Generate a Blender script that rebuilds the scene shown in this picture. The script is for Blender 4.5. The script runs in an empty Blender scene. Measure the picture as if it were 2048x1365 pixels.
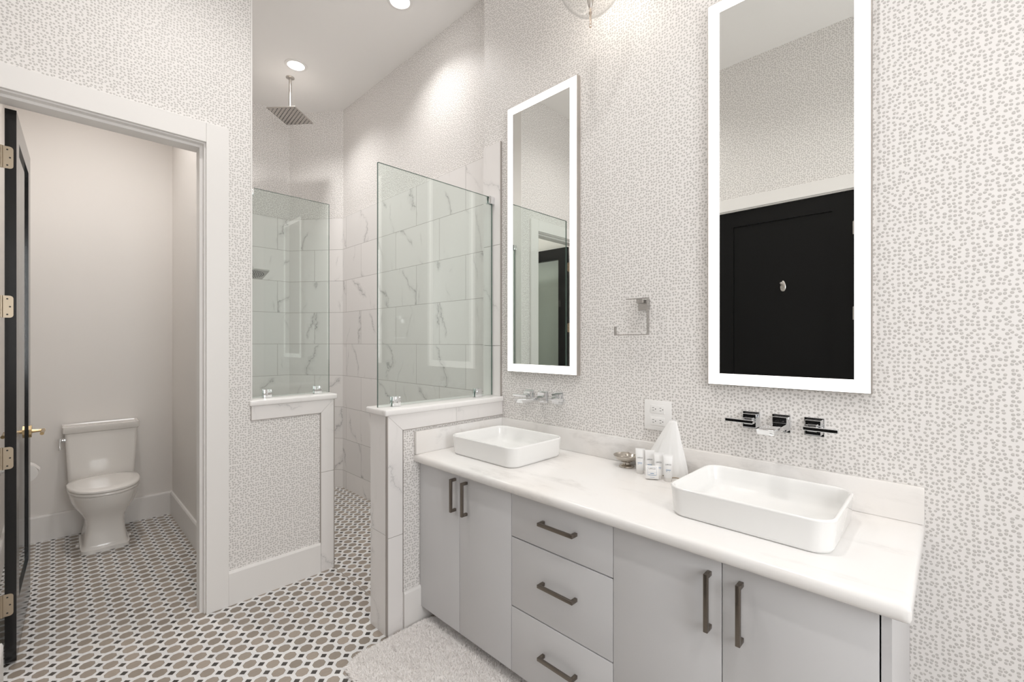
import bpy, bmesh, math, random
from mathutils import Vector, Matrix
random.seed(7)
C = bpy.context.scene.collection
S = bpy.context.scene
R = math.radians

# ------------------------------------------------------------------ camera
YAW = 45.555
cam = bpy.data.cameras.new('camera')
cam.sensor_width = 36.0
cam.lens = 898.9 / 2048 * 36.0
cam.shift_y = 2.44 / 2048
cam.clip_start = 0.02
cam_o = bpy.data.objects.new('camera', cam)
C.objects.link(cam_o)
cam_o.location = (0, 0, 1.41)
cam_o.rotation_euler = (R(90), 0, R(-YAW))
S.camera = cam_o

# ------------------------------------------------------------------ world, exposure
w = bpy.data.worlds.new('world')
S.world = w
w.use_nodes = True
w.node_tree.nodes['Background'].inputs[0].default_value = (1, 0.98, 0.95, 1)
w.node_tree.nodes['Background'].inputs[1].default_value = 0.3
S.view_settings.view_transform = 'Standard'
S.view_settings.look = 'None'
S.view_settings.gamma = 1.0
S.view_settings.use_curve_mapping = False
S.view_settings.exposure = 0.0
S.cycles.max_bounces = 16
S.cycles.diffuse_bounces = 10
S.cycles.glossy_bounces = 8
S.cycles.transparent_max_bounces = 24

# light powers (W); each lamp is built with its own fixture below, room and window ones added
P_SHOWER = 68
P_ENTRY = 41
P_ROOM_FILL = 46
P_TOILET = 72
P_PENDANT = 2.5
P_WINDOW_FILL = 34
LED = 1.9

# ------------------------------------------------------------------ dimensions (metres)
XV = 1.886      # vanity wall
XS = 1.975      # shower right wall
YF = 2.7725     # wall with the toilet door, also left half wall front
YH = 1.9347     # right half wall front
ZC = 3.67       # ceiling
TH = 2.618      # top of the shower tile
XL = -0.16      # wall with the entry door
YB = -1.7       # wall behind the camera
HZ = 1.056      # half wall height below its cap

# ------------------------------------------------------------------ materials
def mat(name):
    m = bpy.data.materials.new(name)
    m.use_nodes = True
    nt = m.node_tree
    b = nt.nodes['Principled BSDF']
    return m, nt, b

def simple(name, col, rough=0.5, metal=0.0, spec=0.5, coat=0.0):
    m, nt, b = mat(name)
    b.inputs['Base Color'].default_value = (*col, 1)
    b.inputs['Roughness'].default_value = rough
    b.inputs['Metallic'].default_value = metal
    b.inputs['Specular IOR Level'].default_value = spec
    b.inputs['Coat Weight'].default_value = coat
    # faint procedural unevenness so that nothing is perfectly flat
    n = nt.nodes.new('ShaderNodeTexNoise'); n.inputs['Scale'].default_value = 40
    tc = nt.nodes.new('ShaderNodeTexCoord')
    nt.links.new(tc.outputs['Object'], n.inputs['Vector'])
    mr = nt.nodes.new('ShaderNodeMapRange')
    mr.inputs['To Min'].default_value = max(0.0, rough - 0.006)
    mr.inputs['To Max'].default_value = min(1.0, rough + 0.006)
    nt.links.new(n.outputs['Fac'], mr.inputs['Value'])
    nt.links.new(mr.outputs[0], b.inputs['Roughness'])
    return m

class NT:
    """tiny node helper"""
    def __init__(self, nt): self.nt = nt
    def n(self, t, **k):
        nd = self.nt.nodes.new(t)
        for a, v in k.items(): setattr(nd, a, v)
        return nd
    def l(self, a, b): self.nt.links.new(a, b)
    def put(self, sock, v):
        if isinstance(v, (int, float)): sock.default_value = v
        elif isinstance(v, tuple): sock.default_value = v
        else: self.l(v, sock)
    def m(self, op, a, b=None, c=None, clamp=False):
        nd = self.n('ShaderNodeMath', operation=op, use_clamp=clamp)
        self.put(nd.inputs[0], a)
        if b is not None: self.put(nd.inputs[1], b)
        if c is not None: self.put(nd.inputs[2], c)
        return nd.outputs[0]
    def v(self, op, a, b=None):
        nd = self.n('ShaderNodeVectorMath', operation=op)
        self.put(nd.inputs[0], a)
        if b is not None: self.put(nd.inputs[1], b)
        return nd.outputs[0]
    def mr(self, v, a, b, c, d):
        nd = self.n('ShaderNodeMapRange', clamp=True)
        self.put(nd.inputs[0], v)
        for i, x in enumerate((a, b, c, d)): self.put(nd.inputs[i + 1], x)
        return nd.outputs[0]
    def mix(self, f, a, b):
        nd = self.n('ShaderNodeMix', data_type='RGBA')
        self.put(nd.inputs[0], f); self.put(nd.inputs[6], a); self.put(nd.inputs[7], b)
        return nd.outputs[2]
    def noise(self, vec, scale, detail=2.0, rough=0.5, dim='3D', dist=0.0, w=None):
        nd = self.n('ShaderNodeTexNoise', noise_dimensions=dim)
        self.put(nd.inputs['Vector'], vec)
        nd.inputs['Scale'].default_value = scale
        nd.inputs['Detail'].default_value = detail
        nd.inputs['Roughness'].default_value = rough
        nd.inputs['Distortion'].default_value = dist
        if w is not None: self.put(nd.inputs['W'], w)
        return nd
    def uv(self):
        return self.n('ShaderNodeUVMap', uv_map='UVMap').outputs[0]

def wallpaper():
    m, nt, b = mat('dotted_wallpaper'); k = NT(nt)
    uv = k.uv()
    warp = k.noise(uv, 45, 1.0)
    wv = k.v('MULTIPLY', k.v('SUBTRACT', warp.outputs['Color'], (0.5, 0.5, 0.5)), (0.0035, 0.0035, 0))
    p = k.v('ADD', uv, wv)
    vo = k.n('ShaderNodeTexVoronoi', voronoi_dimensions='2D', feature='F1')
    ve = k.n('ShaderNodeTexVoronoi', voronoi_dimensions='2D', feature='DISTANCE_TO_EDGE')
    for q in (vo, ve):
        k.l(p, q.inputs['Vector']); q.inputs['Scale'].default_value = 79
        q.inputs['Randomness'].default_value = 0.66
    sep = k.n('ShaderNodeSeparateColor'); k.l(vo.outputs['Color'], sep.inputs[0])
    rad = k.mr(sep.outputs[0], 0, 1, 0.88, 1.12)
    # pebble profile: round, but always kept clear of the neighbouring dots
    d = k.m('MAXIMUM', k.m('DIVIDE', vo.outputs['Distance'], rad), k.m('SUBTRACT', 0.405, ve.outputs['Distance']))
    dot = k.mr(d, 0.285, 0.35, 1, 0)
    ring = k.mr(d, 0.06, 0.26, 0.76, 1.0)
    f = k.m('MULTIPLY', dot, ring)
    b.inputs['Roughness'].default_value = 0.6
    k.l(k.mix(f, (0.82, 0.800, 0.785, 1), (0.515, 0.497, 0.48, 1)), b.inputs['Base Color'])
    k.l(k.mr(dot, 0, 1, 0.62, 0.34), b.inputs['Roughness'])
    bu = k.n('ShaderNodeBump'); bu.inputs['Strength'].default_value = 0.35
    bu.inputs['Distance'].default_value = 0.0012
    dome = k.mr(d, 0.14, 0.34, 1, 0)
    k.l(dome, bu.inputs['Height']); k.l(bu.outputs[0], b.inputs['Normal'])
    return m

def vein_field(k, p, w, strength=1.0):
    """grey marble veining at p (metres), w = random offset per slab"""
    rot = k.n('ShaderNodeVectorRotate', rotation_type='Z_AXIS'); k.put(rot.inputs['Vector'], p)
    k.put(rot.inputs['Angle'], k.mr(w, 0, 1, 0.55, 1.35))
    w30 = k.m('MULTIPLY', w, 61.0)
    sx = k.n('ShaderNodeSeparateXYZ'); k.l(rot.outputs[0], sx.inputs[0])
    jag = k.noise(p, 4.5, 6.0, 0.66, '4D', 0.0, w30)
    lo = k.noise(p, 1.6, 1.0, 0.5, '4D', 0.0, k.m('ADD', w30, 13.0))
    def lines(coord, freq, amp, width, seed):
        t_ = k.m('ADD', k.m('MULTIPLY', coord, freq), k.m('MULTIPLY', k.m('SUBTRACT', jag.outputs['Fac'], 0.5), amp))
        t_ = k.m('ADD', t_, k.m('ADD', k.m('MULTIPLY', lo.outputs['Fac'], 1.3), k.m('MULTIPLY', w, seed)))
        r_ = k.m('ABSOLUTE', k.m('SUBTRACT', k.m('FRACT', t_), 0.5))
        return k.mr(r_, 0.0, width, 1.0, 0.0), k.mr(r_, 0.0, width * 5, 0.28, 0.0)
    a1, s1 = lines(sx.outputs[1], 2.3, 0.75, 0.016, 17.3)
    a2, s2 = lines(k.m('ADD', sx.outputs[1], k.m('MULTIPLY', sx.outputs[0], 0.7)), 4.1, 0.9, 0.016, 31.7)
    msk = k.noise(p, 3.6, 2.0, 0.5, '4D', 0.0, k.m('ADD', w30, 4.0))
    mm = k.mr(msk.outputs['Fac'], 0.44, 0.55, 0.0, 1.0)
    mm2 = k.mr(msk.outputs['Fac'], 0.47, 0.36, 0.0, 0.55)
    a = k.m('MULTIPLY', k.m('MAXIMUM', a1, s1), mm)
    c = k.m('MULTIPLY', k.m('MAXIMUM', a2, s2), mm2)
    return k.m('MULTIPLY', k.m('MAXIMUM', a, c), strength)

def marble_tile():
    m, nt, b = mat('marble_wall_tile'); k = NT(nt)
    uv = k.uv()
    br = k.n('ShaderNodeTexBrick')
    br.offset = 0.5; br.offset_frequency = 2; br.squash = 1.0
    k.l(uv, br.inputs['Vector'])
    br.inputs['Color1'].default_value = (0, 0, 0, 1); br.inputs['Color2'].default_value = (1, 1, 1, 1)
    br.inputs['Scale'].default_value = 1.0
    br.inputs['Mortar Size'].default_value = 0.0016
    br.inputs['Mortar Smooth'].default_value = 0.1
    br.inputs['Brick Width'].default_value = 0.595
    br.inputs['Row Height'].default_value = 0.306
    sep = k.n('ShaderNodeSeparateColor'); k.l(br.outputs['Color'], sep.inputs[0])
    w = sep.outputs[0]
    vf = vein_field(k, uv, w)
    tone = k.mix(k.mr(w, 0, 1, 0, 1), (0.84, 0.82, 0.81, 1), (0.79, 0.775, 0.765, 1))
    col = k.mix(k.m('MULTIPLY', vf, 0.78), tone, (0.22, 0.22, 0.225, 1))
    col = k.mix(br.outputs['Fac'], col, (0.36, 0.34, 0.325, 1))
    k.l(col, b.inputs['Base Color'])
    k.l(k.mr(br.outputs['Fac'], 0, 1, 0.22, 0.8), b.inputs['Roughness'])
    bu = k.n('ShaderNodeBump', invert=True); bu.inputs['Strength'].default_value = 0.3
    bu.inputs['Distance'].default_value = 0.001
    k.l(br.outputs['Fac'], bu.inputs['Height']); k.l(bu.outputs[0], b.inputs['Normal'])
    return m

def marble_slab(name, base, vein, rough, strength, wseed=0.3):
    m, nt, b = mat(name); k = NT(nt)
    oi = k.n('ShaderNodeObjectInfo')
    w = k.m('FRACT', k.m('ADD', oi.outputs['Random'], wseed))
    vf = vein_field(k, k.uv(), w, strength)
    k.l(k.mix(vf, base, vein), b.inputs['Base Color'])
    b.inputs['Roughness'].default_value = rough
    return m

def counter_stone():
    m, nt, b = mat('cream_marble_worktop'); k = NT(nt)
    uv = k.n('ShaderNodeTexCoord').outputs['Object']
    q = k.v('MULTIPLY', uv, (2.6, 1.0, 2.6))
    n1 = k.noise(q, 2.2, 7.0, 0.62, '3D', 0.6)
    n2 = k.noise(q, 9.0, 6.0, 0.7, '3D', 0.4)
    cl = k.m('MULTIPLY', k.mr(n1.outputs['Fac'], 0.52, 0.68, 0, 1), k.mr(n2.outputs['Fac'], 0.42, 0.62, 0.15, 1))
    n3 = k.noise(uv, 3.0, 3.0, 0.5)
    col = k.mix(k.mr(n3.outputs['Fac'], 0.4, 0.65, 0, 1), (0.845, 0.835, 0.825, 1), (0.835, 0.81, 0.785, 1))
    col = k.mix(k.m('MULTIPLY', cl, 0.55), col, (0.52, 0.50, 0.485, 1))
    k.l(col, b.inputs['Base Color'])
    b.inputs['Roughness'].default_value = 0.22
    b.inputs['Subsurface Weight'].default_value = 0.0
    return m

def mosaic():
    m, nt, b = mat('octagon_mosaic_floor'); k = NT(nt)
    P = 0.0712
    uv = k.uv()
    sx = k.n('ShaderNodeSeparateXYZ'); k.l(uv, sx.inputs[0])
    gx = k.m('DIVIDE', k.m('SUBTRACT', sx.outputs[0], 0.672), P)
    gy = k.m('DIVIDE', k.m('SUBTRACT', sx.outputs[1], 2.340), P)
    def cell(off):
        ax = k.m('ADD', gx, off); ay = k.m('ADD', gy, off)
        ix = k.m('FLOOR', ax); iy = k.m('FLOOR', ay)
        fx = k.m('ABSOLUTE', k.m('SUBTRACT', k.m('SUBTRACT', ax, ix), 0.5))
        fy = k.m('ABSOLUTE', k.m('SUBTRACT', k.m('SUBTRACT', ay, iy), 0.5))
        cb = k.n('ShaderNodeCombineXYZ'); k.l(ix, cb.inputs[0]); k.l(iy, cb.inputs[1])
        wn = k.n('ShaderNodeTexWhiteNoise', noise_dimensions='2D'); k.l(cb.outputs[0], wn.inputs['Vector'])
        return fx, fy, wn.outputs['Value'], cb.outputs[0]
    fx, fy, r1, id1 = cell(0.5)
    octd = k.m('MAXIMUM', k.m('MAXIMUM', fx, fy), k.m('MULTIPLY', k.m('ADD', fx, fy), 0.7071))
    o_in = k.mr(octd, 0.338, 0.346, 1, 0)
    o_gr = k.mr(octd, 0.352, 0.360, 1, 0)
    dx, dy, r2, id2 = cell(0.0)
    dd = k.m('ADD', dx, dy)
    d_in = k.mr(dd, 0.200, 0.208, 1, 0)
    d_gr = k.mr(dd, 0.214, 0.222, 1, 0)
    # joints between the white bars: lines between octagons and around the small squares
    bar = k.m('MINIMUM', k.m('ABSOLUTE', k.m('SUBTRACT', dd, 0.0)), 1.0)
    jl = k.m('MINIMUM', k.m('ABSOLUTE', k.m('SUBTRACT', dx, 0.25)), 1.0)
    j1 = k.mr(k.m('ABSOLUTE', k.m('SUBTRACT', dx, dy)), 0.0, 0.022, 1, 0)
    j1 = k.m('MULTIPLY', j1, k.m('LESS_THAN', dd, 0.62))
    n = k.noise(uv, 60, 4.0, 0.6)
    n_l = k.noise(uv, 18, 3.0, 0.5)
    white = k.mix(k.mr(n_l.outputs['Fac'], 0.35, 0.65, 0, 1), (0.79, 0.78, 0.77, 1), (0.70, 0.70, 0.705, 1))
    white = k.mix(k.m('MULTIPLY', j1, 0.30), white, (0.35, 0.34, 0.33, 1))
    taupe = k.mix(r1, (0.275, 0.235, 0.195, 1), (0.405, 0.345, 0.290, 1))
    stre = k.noise(k.v('MULTIPLY', k.v('ADD', uv, id1), (30, 160, 1)), 1.0, 3.0, 0.6)
    taupe = k.mix(k.mr(stre.outputs['Fac'], 0.35, 0.7, 0, 0.35), taupe, (0.22, 0.19, 0.16, 1))
    dark = k.mix(r2, (0.028, 0.025, 0.022, 1), (0.075, 0.066, 0.058, 1))
    col = k.mix(o_gr, white, (0.16, 0.14, 0.12, 1))
    col = k.mix(o_in, col, taupe)
    col = k.mix(d_gr, col, (0.10, 0.09, 0.08, 1))
    col = k.mix(d_in, col, dark)
    k.l(col, b.inputs['Base Color'])
    k.l(k.mr(n.outputs['Fac'], 0.3, 0.7, 0.34, 0.5), b.inputs['Roughness'])
    return m

def glass_mat(name, tint, edge=False):
    m, nt, b = mat(name); k = NT(nt)
    out = nt.nodes['Material Output']
    tr = k.n('ShaderNodeBsdfTransparent'); tr.inputs[0].default_value = (*tint, 1)
    gl = k.n('ShaderNodeBsdfGlossy'); gl.inputs['Roughness'].default_value = 0.0
    ge = k.n('ShaderNodeNewGeometry')
    dn = k.n('ShaderNodeVectorMath', operation='DOT_PRODUCT')
    k.l(ge.outputs['Normal'], dn.inputs[0]); k.l(ge.outputs['Incoming'], dn.inputs[1])
    om = k.m('SUBTRACT', 1.0, k.m('ABSOLUTE', dn.outputs['Value']), clamp=True)
    fac = k.m('ADD', k.m('MULTIPLY', k.m('POWER', om, 5.0), 0.957), 0.043)
    mx = k.n('ShaderNodeMixShader')
    k.l(fac, mx.inputs[0]); k.l(tr.outputs[0], mx.inputs[1]); k.l(gl.outputs[0], mx.inputs[2])
    k.l(mx.outputs[0], out.inputs[0])
    return m

def emit(name, col, s):
    m, nt, b = mat(name)
    b.inputs['Base Color'].default_value = (0.8, 0.8, 0.8, 1)
    b.inputs['Emission Color'].default_value = (*col, 1)
    b.inputs['Emission Strength'].default_value = s
    return m

def brushed(name, col, rough):
    m, nt, b = mat(name); k = NT(nt)
    b.inputs['Metallic'].default_value = 1.0
    n = k.noise(k.v('MULTIPLY', k.uv(), (40, 900, 1)), 1.0, 2.0)
    c2 = tuple(x * 0.86 for x in col)
    k.l(k.mix(n.outputs['Fac'], (*col, 1), (*c2, 1)), b.inputs['Base Color'])
    k.l(k.mr(n.outputs['Fac'], 0.3, 0.7, rough - 0.04, rough + 0.06), b.inputs['Roughness'])
    return m

WP = wallpaper()
TILE = marble_tile()
STRIP = marble_slab('marble_trim_strip', (0.82, 0.80, 0.79, 1), (0.30, 0.30, 0.305, 1), 0.22, 0.42)
CAPM = marble_slab('marble_cap_stone', (0.86, 0.845, 0.835, 1), (0.45, 0.44, 0.43, 1), 0.2, 0.5, 0.6)
STONE = counter_stone()
FLOOR = mosaic()
PAINT = simple('white_ceiling_paint', (0.88, 0.868, 0.855), 0.7)
TPAINT = simple('warm_white_wall_paint', (0.80, 0.775, 0.75), 0.42)
TRIMP = simple('white_trim_paint', (0.82, 0.805, 0.79), 0.35)
CAB = simple('grey_white_cabinet_paint', (0.64, 0.64, 0.65), 0.28)
CABD = simple('dark_cabinet_gap', (0.12, 0.12, 0.12), 0.6)
BLACK = simple('black_gloss_door_paint', (0.006, 0.006, 0.0065), 0.15)
BLACK2 = simple('black_satin_door_paint', (0.006, 0.006, 0.006), 0.36, spec=0.15)
CHROME = simple('chrome', (0.82, 0.83, 0.84), 0.06, 1.0)
SATIN = simple('satin_chrome', (0.50, 0.49, 0.475), 0.16, 1.0)
PULL = brushed('bronze_grey_pull_metal', (0.235, 0.205, 0.175), 0.36)
NICKEL = brushed('brushed_nickel', (0.62, 0.585, 0.55), 0.34)
BRASS = simple('antique_brass', (0.58, 0.43, 0.24), 0.24, 1.0)
HINGE = simple('satin_brass_hinge', (0.50, 0.42, 0.32), 0.36, 1.0)
FINIAL = simple('warm_nickel', (0.66, 0.56, 0.48), 0.22, 1.0)
SCREW = simple('dark_screw_hole', (0.02, 0.018, 0.015), 0.5)
PORC = simple('white_porcelain', (0.86, 0.86, 0.85), 0.08, coat=0.3)
PORC_T = simple('warm_white_porcelain', (0.82, 0.795, 0.765), 0.10, coat=0.3)
MIRROR = simple('mirror_silver', (0.87, 0.88, 0.86), 0.0, 1.0)
MIRROR.node_tree.nodes['Principled BSDF'].inputs['Roughness'].default_value = 0
for l in list(MIRROR.node_tree.links):
    if l.to_socket.name == 'Roughness': MIRROR.node_tree.links.remove(l)
LEDM = emit('lit_frosted_border', (1.0, 0.945, 0.91), LED)
LAMP = emit('lit_lamp_diffuser', (1.0, 0.97, 0.93), 14.0)
BULB = emit('lit_bulb', (1.0, 0.88, 0.72), 18.0)
GLASS = glass_mat('clear_shower_glass', (0.93, 0.965, 0.95))
SHADE = glass_mat('clear_shade_glass', (0.992, 0.992, 0.99))
GEDGE = simple('green_glass_edge', (0.10, 0.16, 0.14), 0.1)
GROUT = simple('metal_edge_strip', (0.42, 0.39, 0.365), 0.4, 0.3)
FUR = simple('white_shag_pile', (0.97, 0.955, 0.945), 0.95, spec=0.05)
def _fur():
    k = NT(FUR.node_tree); b = FUR.node_tree.nodes['Principled BSDF']; out = FUR.node_tree.nodes['Material Output']
    t = k.n('ShaderNodeBsdfTranslucent'); t.inputs[0].default_value = (0.97, 0.955, 0.945, 1)
    mx = k.n('ShaderNodeMixShader'); mx.inputs[0].default_value = 0.35
    k.l(b.outputs[0], mx.inputs[1]); k.l(t.outputs[0], mx.inputs[2]); k.l(mx.outputs[0], out.inputs[0])
_fur()
FURB = simple('rug_backing', (0.72, 0.69, 0.66), 0.9)
CLOTH = simple('white_cotton', (0.87, 0.87, 0.865), 0.85, spec=0.2)
CORD = simple('beige_cord', (0.42, 0.36, 0.29), 0.8)
PLAST = simple('white_plastic', (0.86, 0.855, 0.845), 0.3)
TUBE = simple('white_tube_plastic', (0.85, 0.85, 0.845), 0.32)
CAPP = simple('pale_cap_plastic', (0.80, 0.785, 0.765), 0.3)
INK = simple('dark_print', (0.06, 0.06, 0.07), 0.6)
INKB = simple('blue_print', (0.22, 0.33, 0.50), 0.6)
INKG = simple('pale_grey_print', (0.45, 0.47, 0.50), 0.6)
SLOT = simple('outlet_slot', (0.03, 0.03, 0.03), 0.6)
PEWTER = simple('polished_pewter', (0.50, 0.46, 0.41), 0.16, 1.0)
PAPER = simple('white_tissue_paper', (0.84, 0.825, 0.81), 0.9, spec=0.1)
RUBBER = simple('dark_nozzle_rubber', (0.05, 0.05, 0.052), 0.6)

# ------------------------------------------------------------------ mesh builder
class MB:
    def __init__(self):
        self.bm = bmesh.new()
        self.uvo = None
    def _bevel(self, geom_verts, r, seg=2):
        edges = set()
        vs = set(geom_verts)
        for v in vs:
            for e in v.link_edges:
                if e.verts[0] in vs and e.verts[1] in vs: edges.add(e)
        bmesh.ops.bevel(self.bm, geom=list(edges), offset=r, segments=seg, profile=0.5, affect='EDGES')
    def box(self, x0, y0, z0, x1, y1, z1, bev=0.0, seg=2, M=None):
        vs = [self.bm.verts.new((x, y, z)) for x in (x0, x1) for y in (y0, y1) for z in (z0, z1)]
        for f in ((0, 1, 3, 2), (4, 6, 7, 5), (0, 4, 5, 1), (2, 3, 7, 6), (0, 2, 6, 4), (1, 5, 7, 3)):
            self.bm.faces.new([vs[i] for i in f])
        if M is not None:
            for v in vs: v.co = M @ v.co
        if bev: self._bevel(vs, bev, seg)
        return self
    def prism(self, pts, z0, z1, bev=0.0, M=None):
        a = [self.bm.verts.new((p[0], p[1], z0)) for p in pts]
        b = [self.bm.verts.new((p[0], p[1], z1)) for p in pts]
        n = len(pts)
        self.bm.faces.new(list(reversed(a))); self.bm.faces.new(b)
        for i in range(n): self.bm.faces.new((a[i], a[(i + 1) % n], b[(i + 1) % n], b[i]))
        if M is not None:
            for v in a + b: v.co = M @ v.co
        if bev: self._bevel(a + b, bev)
        return self
    def loft(self, loops, cap0=True, cap1=True, closed=True):
        rows = [[self.bm.verts.new(p) for p in lp] for lp in loops]
        n = len(rows[0])
        for a, b in zip(rows[:-1], rows[1:]):
            for i in range(n if closed else n - 1):
                j = (i + 1) % n
                try: self.bm.faces.new((a[i], a[j], b[j], b[i]))
                except ValueError: pass
        if cap0: self.bm.faces.new(list(reversed(rows[0])))
        if cap1: self.bm.faces.new(rows[-1])
        return self
    def lathe(self, prof, o=(0, 0, 0), axis=(0, 0, 1), n=32, caps=True):
        ax = Vector(axis).normalized()
        t = ax.orthogonal().normalized(); s = ax.cross(t)
        loops = []
        for r, h in prof:
            r = max(r, 1e-5)
            loops.append([Vector(o) + ax * h + (t * math.cos(2 * math.pi * i / n) + s * math.sin(2 * math.pi * i / n)) * r for i in range(n)])
        return self.loft(loops, caps, caps)
    def cyl(self, p0, p1, r, n=20):
        d = Vector(p1) - Vector(p0)
        return self.lathe([(r, 0), (r, d.length)], p0, d, n)
    def tube(self, pts, r, n=10):
        pts = [Vector(p) for p in pts]
        loops = []; prev = None
        for i, p in enumerate(pts):
            d = (pts[min(i + 1, len(pts) - 1)] - pts[max(i - 1, 0)]).normalized()
            t = d.orthogonal().normalized() if prev is None else (prev - d * prev.dot(d)).normalized()
            prev = t; s = d.cross(t)
            rr = r[i] if isinstance(r, (list, tuple)) else r
            loops.append([p + (t * math.cos(2 * math.pi * k / n) + s * math.sin(2 * math.pi * k / n)) * rr for k in range(n)])
        return self.loft(loops)
    def build(self, name, m, parent=None, smooth=30, uvorg=(0, 0, 0), mats=None):
        bm = self.bm
        bmesh.ops.recalc_face_normals(bm, faces=bm.faces[:])
        uvl = bm.loops.layers.uv.new('UVMap')
        for f in bm.faces:
            nr = f.normal
            if abs(nr.z) > 0.7: U = Vector((1, 0, 0)); V = Vector((0, 1, 0))
            else:
                U = Vector((0, 0, 1)).cross(Vector((nr.x, nr.y, 0)).normalized()); V = Vector((0, 0, 1))
                if self.uvo == 'tangent':
                    pass
            for lp in f.loops:
                q = lp.vert.co - Vector(uvorg)
                lp[uvl].uv = (q.dot(U), q.dot(V))
        me = bpy.data.meshes.new(name)
        off = Vector((0, 0, 0))
        if parent is not None:
            off = root_loc(parent)
        for v in bm.verts: v.co -= off
        bm.to_mesh(me); bm.free()
        me.materials.append(m)
        if mats:
            for x in mats: me.materials.append(x)
        if smooth:
            me.shade_smooth()
            me.set_sharp_from_angle(angle=R(smooth))
        else:
            me.shade_flat()
        o = bpy.data.objects.new(name, me)
        C.objects.link(o)
        if parent is not None: o.parent = parent
        return o

ROOTS = {}
def root_loc(o):
    while o.parent is not None: o = o.parent
    return ROOTS.get(o.name, Vector((0, 0, 0)))

def thing(name, label, cat, loc, group=None):
    o = bpy.data.objects.new(name, None)
    o.empty_display_size = 0.05
    C.objects.link(o)
    o.location = loc
    ROOTS[o.name] = Vector(loc)
    o['label'] = label; o['category'] = cat
    if group: o['group'] = group
    return o

def tag(o, label, cat, group=None):
    o['label'] = label; o['category'] = cat
    if group: o['group'] = group
    return o

def struct(o, label=None):
    o['kind'] = 'structure'
    if label: o['label'] = label
    return o

def copy_tree(o, parent=None):
    c = o.copy(); C.objects.link(c)
    if parent is not None: c.parent = parent
    for ch in list(o.children): copy_tree(ch, c)
    return c

def rrect(cx, cy, hx, hy, r, z, n=6):
    """rounded rectangle loop, counter-clockwise"""
    r = min(r, hx - 1e-4, hy - 1e-4)
    pts = []
    for (sx, sy, a0) in ((1, 1, 0), (-1, 1, 90), (-1, -1, 180), (1, -1, 270)):
        for i in range(n + 1):
            a = R(a0 + 90 * i / n)
            pts.append(Vector((cx + sx * (hx - r) + r * math.cos(a), cy + sy * (hy - r) + r * math.sin(a), z)))
    return pts

# ------------------------------------------------------------------ the room
struct(MB().box(-0.45, -1.85, -0.12, 2.25, 4.95, 0).build('floor', FLOOR, smooth=0), 'octagon and small square mosaic tile floor')
struct(MB().box(-0.45, -1.85, ZC, 2.25, 4.95, ZC + 0.12).build('ceiling', PAINT, smooth=0), 'flat white ceiling')
struct(MB().box(XV, -1.7, 0, 2.2, 2.092, ZC).build('wall_right', WP, smooth=0), 'dotted wallpaper wall behind the vanity')
struct(MB().box(XS, 2.092, 0, 2.2, 4.70, ZC).build('wall_shower_right', WP, smooth=0, uvorg=(0, .11, .05)), 'right wall of the shower')
# diagonal corner wall of the shower
D0 = Vector((1.975, 4.237, 0)); D1 = Vector((1.6355, 4.694, 0))
struct(MB().prism([D0, (2.19, 4.237), (2.19, 4.80), (1.6355, 4.80), D1][::1], 0.001, ZC).build('wall_shower_diagonal', WP, smooth=0), 'diagonal back corner wall of the shower')
struct(MB().box(0.78, 4.694, 0, 1.6355, 4.80, ZC).build('wall_shower_back', WP, smooth=0), 'back wall of the shower')
m = MB(); m.box(0.687, 2.922, 0, 0.78, 4.75, ZC)
struct(m.build('wall_shower_left', TPAINT, smooth=0), 'wall between toilet room and shower')
struct(MB().box(-0.33, 4.615, 0, 0.687, 4.75, ZC).build('wall_toilet_back', TPAINT, smooth=0), 'plain wall behind the toilet')
struct(MB().box(-0.33, 2.7725, 0, -0.235, 4.615, ZC).build('wall_toilet_left', TPAINT, smooth=0), 'left wall of the toilet room')
# wall around the toilet door
m = MB()
m.box(0.570, YF, 0, 0.762, 2.922, ZC)
m.box(-0.235, YF, 2.465, 0.570, 2.922, ZC)
m.box(-0.235, YF, 0, -0.18, 2.922, 2.465)
struct(m.build('wall_front', WP, smooth=0), 'dotted wallpaper wall around the toilet room doorway')
# wall with the entry door (behind the camera, seen in the mirrors)
EY0, EY1, EZ = 0.485, 1.405, 2.470
m = MB()
m.box(XL - 0.14, YB, 0, XL, EY0 - 0.02, ZC)
m.box(XL - 0.14, EY1 + 0.02, 0, XL, YF, ZC)
m.box(XL - 0.14, EY0 - 0.02, EZ + 0.02, XL, EY1 + 0.02, ZC)
struct(m.build('wall_left', WP, smooth=0), 'wallpaper wall with the black entry door')
WX0, WX1, WZ0, WZ1 = -0.05, 0.85, 0.95, 2.75  # opening for an added window, out of view, that carries soft fill
m = MB()
m.box(XL - 0.14, YB - 0.1, 0, WX0, YB, ZC); m.box(WX1, YB - 0.1, 0, 2.2, YB, ZC)
m.box(WX0, YB - 0.1, 0, WX1, YB, WZ0); m.box(WX0, YB - 0.1, WZ1, WX1, YB, ZC)
struct(m.build('wall_back', WP, smooth=0), 'wallpaper wall at the far end of the bathroom')
m = MB()
for (x0, z0, x1, z1) in ((WX0, WZ0, WX0 + .06, WZ1), (WX1 - .06, WZ0, WX1, WZ1), (WX0 + .06, WZ0, WX1 - .06, WZ0 + .06), (WX0 + .06, WZ1 - .06, WX1 - .06, WZ1),
                         (WX0 + .06, 1.80, WX1 - .06, 1.85)):
    m.box(x0, YB - 0.075, z0, x1, YB - 0.03, z1, 0.003)
wn = struct(m.build('fill_window_1', TRIMP, smooth=0), 'added white framed window for fill light behind the camera')
ROOTS['fill_window_1'] = Vector((0, 0, 0))
MB().box(WX0 + .06, YB - 0.055, WZ0 + .06, WX1 - .06, YB - 0.05, WZ1 - .06).build('fill_window_pane', GLASS, wn, smooth=0)
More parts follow.
